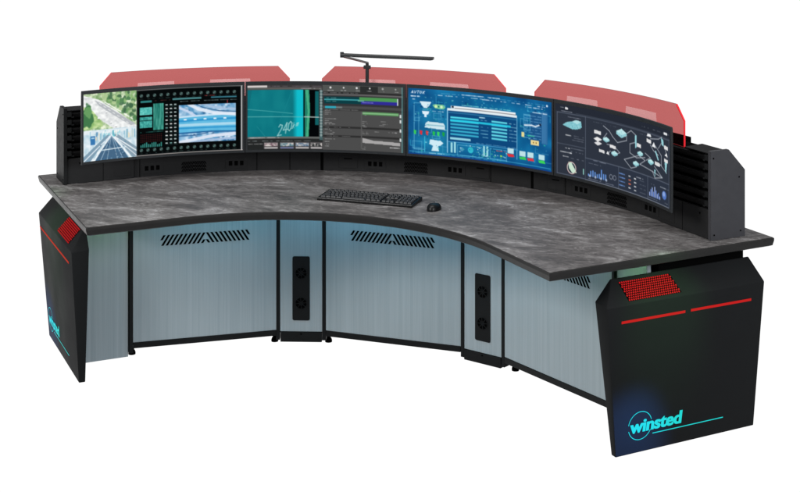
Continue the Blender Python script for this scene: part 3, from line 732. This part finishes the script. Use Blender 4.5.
    for k in range(70):
        x, y = rnd.uniform(.32, .67), rnd.uniform(.79, .95); c.rect(x, y, x+rnd.uniform(.004, .012), y+.014, rnd.choice([(150, 220, 220), (40, 160, 150), (20, 60, 110), (80, 200, 150), W]), .7)
    for x, y, cc in ((.70, .755, (220, 50, 60)), (.785, .77, (60, 200, 90)), (.843, .77, (220, 60, 70)), (.925, .775, (60, 210, 90))):
        c.rect(x-.022, y, x+.022, y+.075, (190, 226, 232)); c.poly([(x-.025, y+.085), (x+.02, y+.080), (x+.028, y+.12), (x-.018, y+.125)], cc)
    c.dash(.60, .66, .82, (230, 80, 80), 2); c.rect(.625, .88, .64, .90, (160, 230, 80))
    # right hand side
    c.rect(.84, .19, .97, .60, (30, 84, 136), .9); c.rect(.925, .16, .968, .62, (50, 110, 160)); c.frame(.795, .23, .84, .46, ll, 1.4); c.dash(.86, .965, .185, W, 2.4)
    for y in np.arange(.24, .56, .04): c.dash(.80, .92, y, (120, 180, 220), 1.6); 
    for x in (.935, .95): c.line(x, .2, x, .6, (90, 150, 200), 1)
    c.path([(.80, .385), (.85, .375), (.88, .385), (.92, .345)], (226, 236, 244), 3.0); c.disc(.915, .35, 3, (20, 40, 70))
    c.rect(.778, .49, .798, .56, (230, 220, 150)); c.rect(.845, .585, .905, .655, (236, 216, 150)); c.disc(.865, .62, 2, (140, 110, 60)); c.disc(.885, .62, 2, (140, 110, 60)); c.dash(.81, .87, .53, (60, 210, 150), 2)
    c.line(.01, .955, .99, .955, (70, 170, 210), 1.3); c.dash(.02, .6, .972, (90, 170, 214), 1.4); c.rect(0, .985, 1, 1, (20, 60, 130))
    return c.a

def screen_plant():
    c = Cv((46, 52, 64)); ln = (98, 106, 122); W = (236, 238, 240); lc = (150, 206, 214)
    c.rect(0, 0, 1, .10, (38, 43, 54)); c.dash(.04, .075, .045, (200, 206, 214), 1.2); c.disc(.082, .05, 3, W); c.disc(.092, .052, 2.4, W); c.dash(.045, .13, .095, (170, 176, 190), 1.5)
    c.line(.16, .10, .99, .12, ln, .8, .7); c.dash(.72, .99, .06, (150, 156, 168), 1.0); c.rect(.935, .045, .97, .075, W)
    c.frame(.015, .12, .235, .985, ln, 1.4); c.line(.015, .56, .235, .56, ln, 1); c.line(.235, .12, .99, .13, ln, 1)
    c.dash(.08, .20, .165, (170, 176, 190), 1.2)
    c.poly([(.055, .29), (.09, .24), (.13, .22), (.16, .19), (.20, .20), (.205, .28), (.17, .32), (.13, .33), (.09, .31)], (130, 196, 206)); c.poly([(.13, .22), (.16, .19), (.2, .2), (.17, .25)], (176, 222, 226))
    for k in range(24): c.rect(*(lambda x, y: (x, y, x+.006, y+.01))(random.uniform(.075, .19), random.uniform(.24, .30)), random.choice([(90, 160, 176), (200, 236, 236)]), .7)
    c.dash(.08, .12, .425, W, 2); c.dash(.13, .22, .42, (140, 146, 160), 1); c.dash(.13, .22, .45, (140, 146, 160), 1); c.dash(.13, .22, .48, (140, 146, 160), 1)
    c.dash(.07, .11, .61, W, 2); c.dash(.04, .13, .67, W, 2.4); c.dash(.12, .22, .60, (140, 146, 160)); c.dash(.12, .22, .645, (140, 146, 160)); c.dash(.06, .11, .73, W, 2); c.dash(.12, .22, .74, (140, 146, 160))
    c.disc(.125, .875, 13, (214, 226, 220), 1, 2.2); c.poly([(.10, .80), (.12, .79), (.15, .88), (.165, .93), (.13, .94), (.105, .88)], (200, 226, 206)); c.disc(.125, .875, 14, (200, 80, 90), .6, 1.0); c.rect(.215, .85, .222, .93, (150, 210, 200))
    c.rect(.235, .69, .99, .99, (45, 52, 66)); c.line(.235, .69, .99, .69, ln, 1.6); c.line(.51, .69, .51, .99, ln, 1.3); c.line(.775, .69, .775, .99, ln, 1.3); c.line(.235, .99, .99, .99, (150, 156, 168), 1.2); c.line(.99, .12, .99, .99, ln, 1.4)
    def iso(x, y, s, cc=lc):
        s *= 1.25
        c.poly([(x-s, y), (x, y-s*1.0), (x+s, y), (x+s, y+s*.7), (x, y+s*1.8), (x-s, y+s*.9)], cc); c.poly([(x-s, y), (x, y-s), (x+s, y), (x, y+s*.9)], (190, 230, 232)); c.line(x, y+s*.9, x, y+s*1.7, (100, 160, 172), 1)
        for k in range(7): c.rect(*(lambda a, b: (a, b, a+.005, b+.01))(x+random.uniform(-s, s)*.8, y+random.uniform(-.3, 1)*s), random.choice([(90, 170, 184), (220, 244, 244)]), .8)
    def tag(x, y, w=.05, h=.05): w *= .92; h *= .85; c.poly([(x, y), (x+w, y+.008), (x+w, y+h+.008), (x, y+h)], (228, 228, 228)); c.dash(x+.008, x+w-.008, y+h/2, (150, 150, 155), 1, .7)
    pw = (196, 202, 210)
    for p in ([(.38, .19), (.43, .24), (.46, .31), (.50, .37), (.58, .31), (.58, .24)], [(.585, .21), (.62, .16), (.66, .20), (.66, .34)], [(.66, .30), (.61, .34), (.61, .46), (.67, .50), (.75, .46)], [(.41, .43), (.47, .43), (.52, .50), (.46, .56)], [(.56, .57), (.69, .46), (.75, .50), (.70, .57), (.80, .60), (.92, .64)],
              [(.56, .57), (.62, .66), (.67, .62)], [(.75, .40), (.80, .44), (.76, .49)], [(.80, .19), (.88, .16), (.915, .12)], [(.80, .27), (.83, .33), (.88, .37)], [(.85, .26), (.91, .36), (.91, .48), (.87, .50)], [(.88, .28), (.91, .20)], [(.92, .18), (.955, .28), (.97, .36)], [(.84, .53), (.92, .64), (.845, .68), (.82, .60)], [(.90, .48), (.965, .56)], [(.38, .36), (.41, .28)], [(.44, .51), (.42, .55)]):
        c.path(p, pw, 1.6, .85)
    for x, y, s in ((.535, .215, .036), (.405, .36, .022), (.475, .52, .022), (.705, .42, .021), (.665, .57, .022), (.805, .48, .023)): iso(x, y, s)
    c.poly([(.655, .21), (.67, .20), (.67, .36), (.657, .38)], lc); c.poly([(.905, .13), (.93, .15), (.935, .23), (.915, .22)], lc); c.poly([(.945, .43), (.97, .43), (.96, .57), (.95, .53)], lc); c.poly([(.838, .57), (.852, .57), (.845, .68)], lc); c.poly([(.845, .33), (.855, .32), (.885, .43), (.875, .44)], lc)
    for p in ((.305, .27, .06, .055), (.435, .42, .055, .05), (.345, .52, .05, .045), (.672, .30, .042, .055), (.765, .20, .045, .055), (.845, .46, .055, .055), (.94, .21, .042, .055), (.94, .38, .04, .05)): tag(*p)
    c.poly([(.30, .395), (.33, .36), (.37, .385), (.335, .425)], (232, 232, 232)); c.poly([(.305, .45), (.335, .42), (.37, .44), (.335, .48)], (222, 222, 224)); c.poly([(.405, .56), (.418, .52), (.432, .57)], W); c.poly([(.815, .28), (.835, .22), (.855, .29)], W); c.poly([(.765, .17), (.775, .13), (.80, .13), (.81, .165)], W); c.poly([(.945, .34), (.965, .30), (.975, .35)], W)
    for x in (.30, .36, .44, .55, .70): c.dash(x, x+.05, .165, (110, 118, 132), 1)
    c.dash(.28, .40, .70, (170, 176, 190), 1.4); c.dash(.26, .36, .75, (140, 146, 160), 1)
    for k in range(9): c.rect(.255+k*.0175, .93-random.uniform(.03, .10)-(.09 if k == 6 else 0), .265+k*.0175, .93, (96, 140, 206)); 
    for k in range(4): c.disc(.27+k*.045, .925, 3, (200, 214, 236), .7)
    for k in range(2): c.disc(.445+k*.03, .86, 5, (160, 166, 180), .9, 1.3)
    c.dash(.26, .47, .965, (170, 176, 190), 1.2)
    for r_ in range(4):
        y = .775+r_*.052; c.dash(.515, .565, y, (110, 150, 216), 2.2, 1, .95); c.dash(.60, .615, y, random.choice([(230, 120, 90), W]), 3, 1, 1); c.dash(.65, .665, y+.01, W, 2.6, 1, 1); c.dash(.70, .755, y+.01, (120, 128, 142), 1)
    c.dash(.67, .75, .755, (190, 196, 206), 1.8); c.dash(.90, .98, .765, (190, 196, 206), 1.8)
    for k in range(9): h = [.05, .09, .12, .07, .14, .10, .06, .08, .04][k]; c.rect(.79+k*.0125, .935-h, .798+k*.0125, .935, (110, 140, 214) if k % 2 else (160, 180, 230))
    c.dash(.78, .89, .96, (150, 156, 168), 1.2); c.disc(.94, .855, 9, (84, 118, 190)); c.disc(.936, .84, 5, (150, 176, 224), .8); c.dash(.92, .98, .95, (190, 196, 206), 1.6, .9, .5); c.dash(.81, .84, .775, (150, 156, 168), 1)
    return c.a

def s2l(a): a = np.clip(a, 0, 1); return np.where(a <= .04045, a/12.92, ((a+.055)/1.055)**2.4)
m = bpy.data.materials.new('lit_display'); m.use_nodes = True
nt = m.node_tree; nt.nodes.clear(); o_ = nt.nodes.new('ShaderNodeOutputMaterial'); em = nt.nodes.new('ShaderNodeEmission'); at_ = nt.nodes.new('ShaderNodeAttribute'); at_.attribute_name = 'display_pixels'
nt.links.new(at_.outputs['Color'], em.inputs['Color']); nt.links.new(em.outputs[0], o_.inputs['Surface'])
M_display = m
RM = 1.645; STEP = 26.95; ZB, ZT = .868, 1.205
def monitor(k, img, label):
    d0 = -2*STEP+k*STEP+.06; d1 = d0+STEP-.12; dm = (d0+d1)/2
    base = polar(RM, dm); t = thing('curved_monitor', label, 'monitor', (base[0], base[1], ZB), 0, 'curved monitors side by side on the console')
    bm = BM(); n = 28; A = []
    def prof(d):
        f = min(1, min(d-d0, d1-d)/5.0); f = f*f*(3-2*f); B_ = .009+.027*f; C_ = .008+.014*f
        return [(RM, ZB+.0015), (RM+.002, ZB), (RM+.007, ZB+.0005), (RM+.5*(.007+B_), ZB+.02), (RM+B_, ZB+.08), (RM+B_, ZT-.08), (RM+C_, ZT-.01), (RM+.006, ZT), (RM+.002, ZT), (RM, ZT-.0015)]
        # front bezel, rounded back
        return [(RM, ZB+.003), (RM+.003, ZB), (RM+.018, ZB+.001), (RM+.026, ZB+.02), (RM+.036, ZB+.08), (RM+.036, ZT-.08), (RM+.022, ZT-.01), (RM+.012, ZT), (RM+.003, ZT), (RM, ZT-.003)]
    for i in range(n+1):
        d = d0+(d1-d0)*i/n; A.append([bm.verts.new(v3(polar(r, d), z)) for r, z in prof(d)])
    q = len(A[0])
    bm.faces.new(A[0]); bm.faces.new(A[-1][::-1])
    for i in range(n):
        for j in range(q): bm.faces.new((A[i][j], A[i+1][j], A[i+1][(j+1)%q], A[i][(j+1)%q]))
    obj('monitor_casing', bm, M_bezel, t, smooth=True)
    # the display itself: the image blurred slightly between neighbouring pixels
    p_ = np.pad(img, ((1, 1), (1, 1), (0, 0)), 'edge')
    img = img*.46+.09*(p_[:-2, 1:-1]+p_[2:, 1:-1]+p_[1:-1, :-2]+p_[1:-1, 2:])+.045*(p_[:-2, :-2]+p_[2:, 2:]+p_[:-2, 2:]+p_[2:, :-2])
    e0, e1 = d0+.33, d1-.33; z0, z1 = ZB+.0135, ZT-.0165
    xs = np.radians(np.linspace(e0, e1, W_)); zs = np.linspace(z1, z0, H_)
    TH, ZZ = np.meshgrid(xs, zs); r = RM-.0008
    P = np.stack([r*np.sin(TH), OY+r*np.cos(TH), ZZ], -1).reshape(-1, 3)-np.array((base[0], base[1], ZB))
    idx = np.arange(W_*H_).reshape(H_, W_)
    Fq = np.stack([idx[:-1, :-1], idx[1:, :-1], idx[1:, 1:], idx[:-1, 1:]], -1).reshape(-1, 4)
    me = bpy.data.meshes.new('display'); me.vertices.add(len(P)); me.vertices.foreach_set('co', P.astype(np.float32).ravel())
    me.loops.add(Fq.size); me.loops.foreach_set('vertex_index', Fq.astype(np.int32).ravel())
    me.polygons.add(len(Fq)); me.polygons.foreach_set('loop_start', np.arange(0, Fq.size, 4, dtype=np.int32)); me.polygons.foreach_set('loop_total', np.full(len(Fq), 4, np.int32))
    me.update(calc_edges=True)
    ca = me.color_attributes.new('display_pixels', 'FLOAT_COLOR', 'POINT')
    ca.data.foreach_set('color', np.concatenate([s2l(img), np.ones((H_, W_, 1))], -1).astype(np.float32).ravel())
    me.materials.append(M_display)
    o = bpy.data.objects.new('display', me); COL.objects.link(o); o.parent = t
    bm = BM(); e = polar(RM+.036, dm); f = polar(1.787, dm)
    rod(bm, (e[0], e[1], 1.03), (f[0], f[1], 1.03), .05, .05, .004)
    tangent_box(bm, RM+.040, dm, .11, .975, 1.085, .004, .002)
    obj('wall_mount', bm, M_housing, t)
monitor(0, screen_roads(), 'curved monitor showing green road photographs beside a black control page with a blue picture')
monitor(1, screen_scope(), 'curved monitor with a teal picture on the left half and grey page on the right')
monitor(2, screen_process(), 'curved monitor showing a bright blue process diagram with a cyan table')
monitor(3, screen_plant(), 'curved monitor showing a dark grey diagram of small pale blocks joined by lines')

# ================================================================== TASK LAMP
lp = polar(1.745, -7.45)
lamp = thing('task_lamp', 'slim black task lamp with a folding arm and long light bar rising above the monitors', 'lamp', (lp[0], lp[1], 1.0))
bm = BM(); tube(bm, (lp[0], lp[1], .93), (lp[0], lp[1], 1.262), .0085, 14); obj('lamp_post', bm, M_lamp, lamp, smooth=True)
bm = BM(); o = polar(1.7875, -7.45); rod(bm, (lp[0], lp[1], .985), (o[0], o[1], .985), .05, .06, .003); obj('clamp', bm, M_lamp, lamp)
bm = BM(); ex = Vector((.985, .17, 0))
rod(bm, Vector((lp[0], lp[1], 1.263))-ex*.017, Vector((lp[0], lp[1], 1.263))+ex*.017, .018, .016, .002)
tube(bm, (lp[0], lp[1], 1.265), (lp[0], lp[1], 1.283), .008, 12); obj('pivot', bm, M_lamp, lamp)
CAMP = Vector((2.11553, -4.14465, 2.24)); CR, SR = math.cos(.3327), math.sin(.3327)
def unproj(u, v, z):      # plan position at height z, used once to size the lamp from its photographed ends
    Y = 1398.974*(2.24-z)/(v+136.53); X = (u-400)*Y/1398.974
    return Vector((CAMP.x+X*CR-Y*SR, CAMP.y+X*SR+Y*CR, z))
E1 = unproj(342, 54.7, 1.372); E2 = unproj(433.5, 58.6, 1.372)
bm = BM(); rod(bm, (lp[0], lp[1], 1.284), E1+Vector((0, 0, -.006)), .016, .009, .002); obj('arm', bm, M_lamp, lamp)
bm = BM(); d = (E2-E1).normalized(); rod(bm, E1-d*.004, E2, .030, .0125, .003); hd = obj('light_bar', bm, M_lamp, lamp)
bm = BM(); rod(bm, E1+d*.05+Vector((0, 0, -.0072)), E2-d*.01+Vector((0, 0, -.0072)), .018, .002); obj('diffuser', bm, M_white, hd)
bm = BM(); tube(bm, E1+Vector((0, 0, -.012)), E1+Vector((0, 0, .012)), .009, 12); obj('arm_joint', bm, M_lamp, lamp)

# ================================================================== KEYBOARD AND MOUSE
kb = thing('keyboard', 'black full-size keyboard lying on the slate desktop in front of the middle monitors', 'keyboard', (-.033, 1.66, .7502))
x0, x1, y0, y1 = -.255, .190, 1.588, 1.732
bm = BM(); hexa(bm, [Vector(p) for p in ((x0, y0, .7505), (x1, y0, .7505), (x1, y1, .7505), (x0, y1, .7505), (x0, y0, .7625), (x1, y0, .7625), (x1, y1, .768), (x0, y1, .768))], .003); obj('keyboard_case', bm, M_kb, kb)
def kz(y): return .7625+.0055*(y-y0)/(y1-y0)
rows = [(y1-.0215, .0), (y1-.047, .0), (y1-.066, .010), (y1-.085, .014), (y1-.104, .022), (y1-.123, .0)]
for ri, (yy, ind) in enumerate(rows):
    segs = [(x0+.012, x0+.292), (x0+.300, x0+.354), (x0+.362, x0+.434)]
    for si, (a, b) in enumerate(segs):
        x = a; pitch = .0187; first = True
        if si == 1 and ri == 4: x = a+pitch
        if si == 1 and ri == 3: continue
        bm = BM()
        while x < b-.006:
            w = pitch
            if si == 0 and first and ind: w = pitch+ind
            if si == 0 and ri == 5: w = .115 if a+.08 < x < a+.12 else .0245
            if si == 0 and x+w > b-.012: w = b-x
            if si == 1 and ri == 4: b2 = x+pitch; w = pitch; 
            zc = kz(yy); g = .0013; h = .006
            P = [Vector((x+g, yy-.0082, zc)), Vector((x+w-g, yy-.0082, zc)), Vector((x+w-g, yy+.0082, zc+.0006)), Vector((x+g, yy+.0082, zc+.0006))]
            ce = sum(P, Vector())/4
            T = [ce+(p-ce)*Vector((.86, .80, 1))+Vector((0, .0006, h)) for p in P] if False else [Vector((ce.x+(p.x-ce.x)*.84, ce.y+(p.y-ce.y)*.78+.0008, p.z+h)) for p in P]
            hexa(bm, P+T, 0)
            # printed legend
            lx, ly = ce.x-.003, ce.y+.002
            if w < .03: 
                vs = [bm.verts.new((lx+i, ly+j, T[0].z+.0005+.0002)) for i, j in ((0, 0), (.0038, 0), (.0038, .0034), (0, .0034))]; bm.faces.new(vs).material_index = 1
            x += w; first = False
            if si == 1 and ri == 4: break
        obj('key_row', bm, [M_key, M_legend], kb)
ms = thing('mouse', 'small rounded black computer mouse lying right of the keyboard', 'mouse', (.286, 1.600, .7502))
bm = BM(); nu, nv = 24, 10; ring = []
for j in range(nv+1):
    f = j/nv; rr = []
    for i in range(nu):
        a = 2*PI*i/nu; sx, sy = math.cos(a), math.sin(a)
        w = math.cos(f*PI/2)**.55 if j < nv else 0
        rx, ry = .0305*w, .052*w; z = .7507+.026*math.sin(f*PI/2)*(1 if True else 0)
        z2 = .7507+(z-.7507)*(1-.22*sy*w)
        rr.append(bm.verts.new((.286+rx*sx*(1-.08*abs(sy)), 1.600+ry*sy, z2)))
    ring.append(rr)
bm.faces.new(ring[0][::-1])
for j in range(nv):
    for i in range(nu): bm.faces.new((ring[j][i], ring[j][(i+1)%nu], ring[j+1][(i+1)%nu], ring[j+1][i]))
bmesh.ops.remove_doubles(bm, verts=bm.verts, dist=1e-5)
obj('mouse_shell', bm, M_kb, ms, smooth=True)
bm = BM(); tube(bm, (.283, 1.628, .7710), (.289, 1.628, .7710), .005, 14); obj('scroll_wheel', bm, M_legend, ms)
bm = BM(); rod(bm, (.286, 1.615, .7748), (.286, 1.640, .7690), .0012, .002); obj('button_gap', bm, M_seam, ms)

# ================================================================== CAMERA
cam = bpy.data.cameras.new('Camera'); co = bpy.data.objects.new('Camera', cam); COL.objects.link(co)
co.location = CAMP; co.rotation_euler = (R(90), 0, .3327)
cam.sensor_width = 36; cam.lens = 1398.974/800*36; cam.shift_x = 0; cam.shift_y = -(246+136.53)/800
cam.clip_end = 200; scene.camera = co

# ================================================================== STUDIO LIGHT
w = bpy.data.worlds.new('World'); scene.world = w; w.use_nodes = True
nt = w.node_tree; nt.nodes.clear(); N = nt.nodes.new; L = nt.links.new
out = N('ShaderNodeOutputWorld'); bg = N('ShaderNodeBackground'); tc = N('ShaderNodeTexCoord')
sep = N('ShaderNodeSeparateXYZ'); L(tc.outputs['Generated'], sep.inputs[0])
dt = N('ShaderNodeVectorMath'); dt.operation = 'DOT_PRODUCT'; dt.inputs[1].default_value = (-SR, CR, 0); L(tc.outputs['Generated'], dt.inputs[0])
def mrange(src, a, b):
    n = N('ShaderNodeMapRange'); n.interpolation_type = 'SMOOTHSTEP'; n.inputs['From Min'].default_value = a; n.inputs['From Max'].default_value = b; L(src, n.inputs['Value']); return n.outputs['Result']
mA = mrange(sep.outputs['Z'], .06, .0); mB = mrange(dt.outputs['Value'], .05, .35)
mm = N('ShaderNodeMath'); mm.operation = 'MULTIPLY'; L(mA, mm.inputs[0]); L(mB, mm.inputs[1])
mix = N('ShaderNodeMix'); mix.data_type = 'RGBA'; L(mm.outputs[0], mix.inputs['Factor'])
mix.inputs[6].default_value = (.30, .31, .32, 1); mix.inputs[7].default_value = (1.0, 1.0, 1.0, 1)
L(mix.outputs[2], bg.inputs['Color']); bg.inputs['Strength'].default_value = 1.06; L(bg.outputs[0], out.inputs['Surface'])
def area(name, loc, target, size, power, color=(1, 1, 1)):
    l = bpy.data.lights.new(name, 'AREA'); l.shape = 'RECTANGLE'; l.size, l.size_y = size; l.energy = power; l.color = color
    o = bpy.data.objects.new(name, l); COL.objects.link(o); o.location = loc
    o.rotation_euler = (Vector(target)-Vector(loc)).to_track_quat('-Z', 'Y').to_euler(); return o
area('key_softbox', (-2.6, -3.2, 3.6), (.3, 1.6, .5), (2.4, 1.8), 265, (1, .99, .97))
area('top_softbox', (0.2, .9, 4.2), (0, 1.4, .7), (3.5, 1.6), 95)
area('side_softbox', (5.2, -1.2, 2.6), (1.2, 1.4, .8), (1.6, 1.6), 165, (.95, .97, 1))
def spot(name, loc, target, ang, power, color, blend=1.):
    l = bpy.data.lights.new(name, 'SPOT'); l.energy = power; l.spot_size = R(ang); l.spot_blend = blend; l.color = color; l.shadow_soft_size = .03
    o = bpy.data.objects.new(name, l); COL.objects.link(o); o.location = loc
    o.rotation_euler = (Vector(target)-Vector(loc)).to_track_quat('-Z', 'Y').to_euler()
for s in (1, -1):
    tgt = v3(wing(.40, 1.50 if s > 0 else 1.66, s), .51); src = v3(wing(1.15, 1.45 if s > 0 else 1.66, s), 1.35)
    spot('green_accent', src, tgt, 26, 48, (.25, 1., .30))
    tgt = v3(wing(.37, 1.33 if s > 0 else 1.93, s), .0); src = v3(wing(1.1, 1.55 if s > 0 else 1.8, s), .62)
    spot('blue_accent', src, tgt, 30, 190, (.08, .30, 1.))

scene.render.engine = 'CYCLES'
scene.view_settings.view_transform = 'Standard'; scene.view_settings.look = 'None'; scene.view_settings.exposure = 0; scene.view_settings.gamma = 1
scene.cycles.transparent_max_bounces = 16
scene.render.film_transparent = False
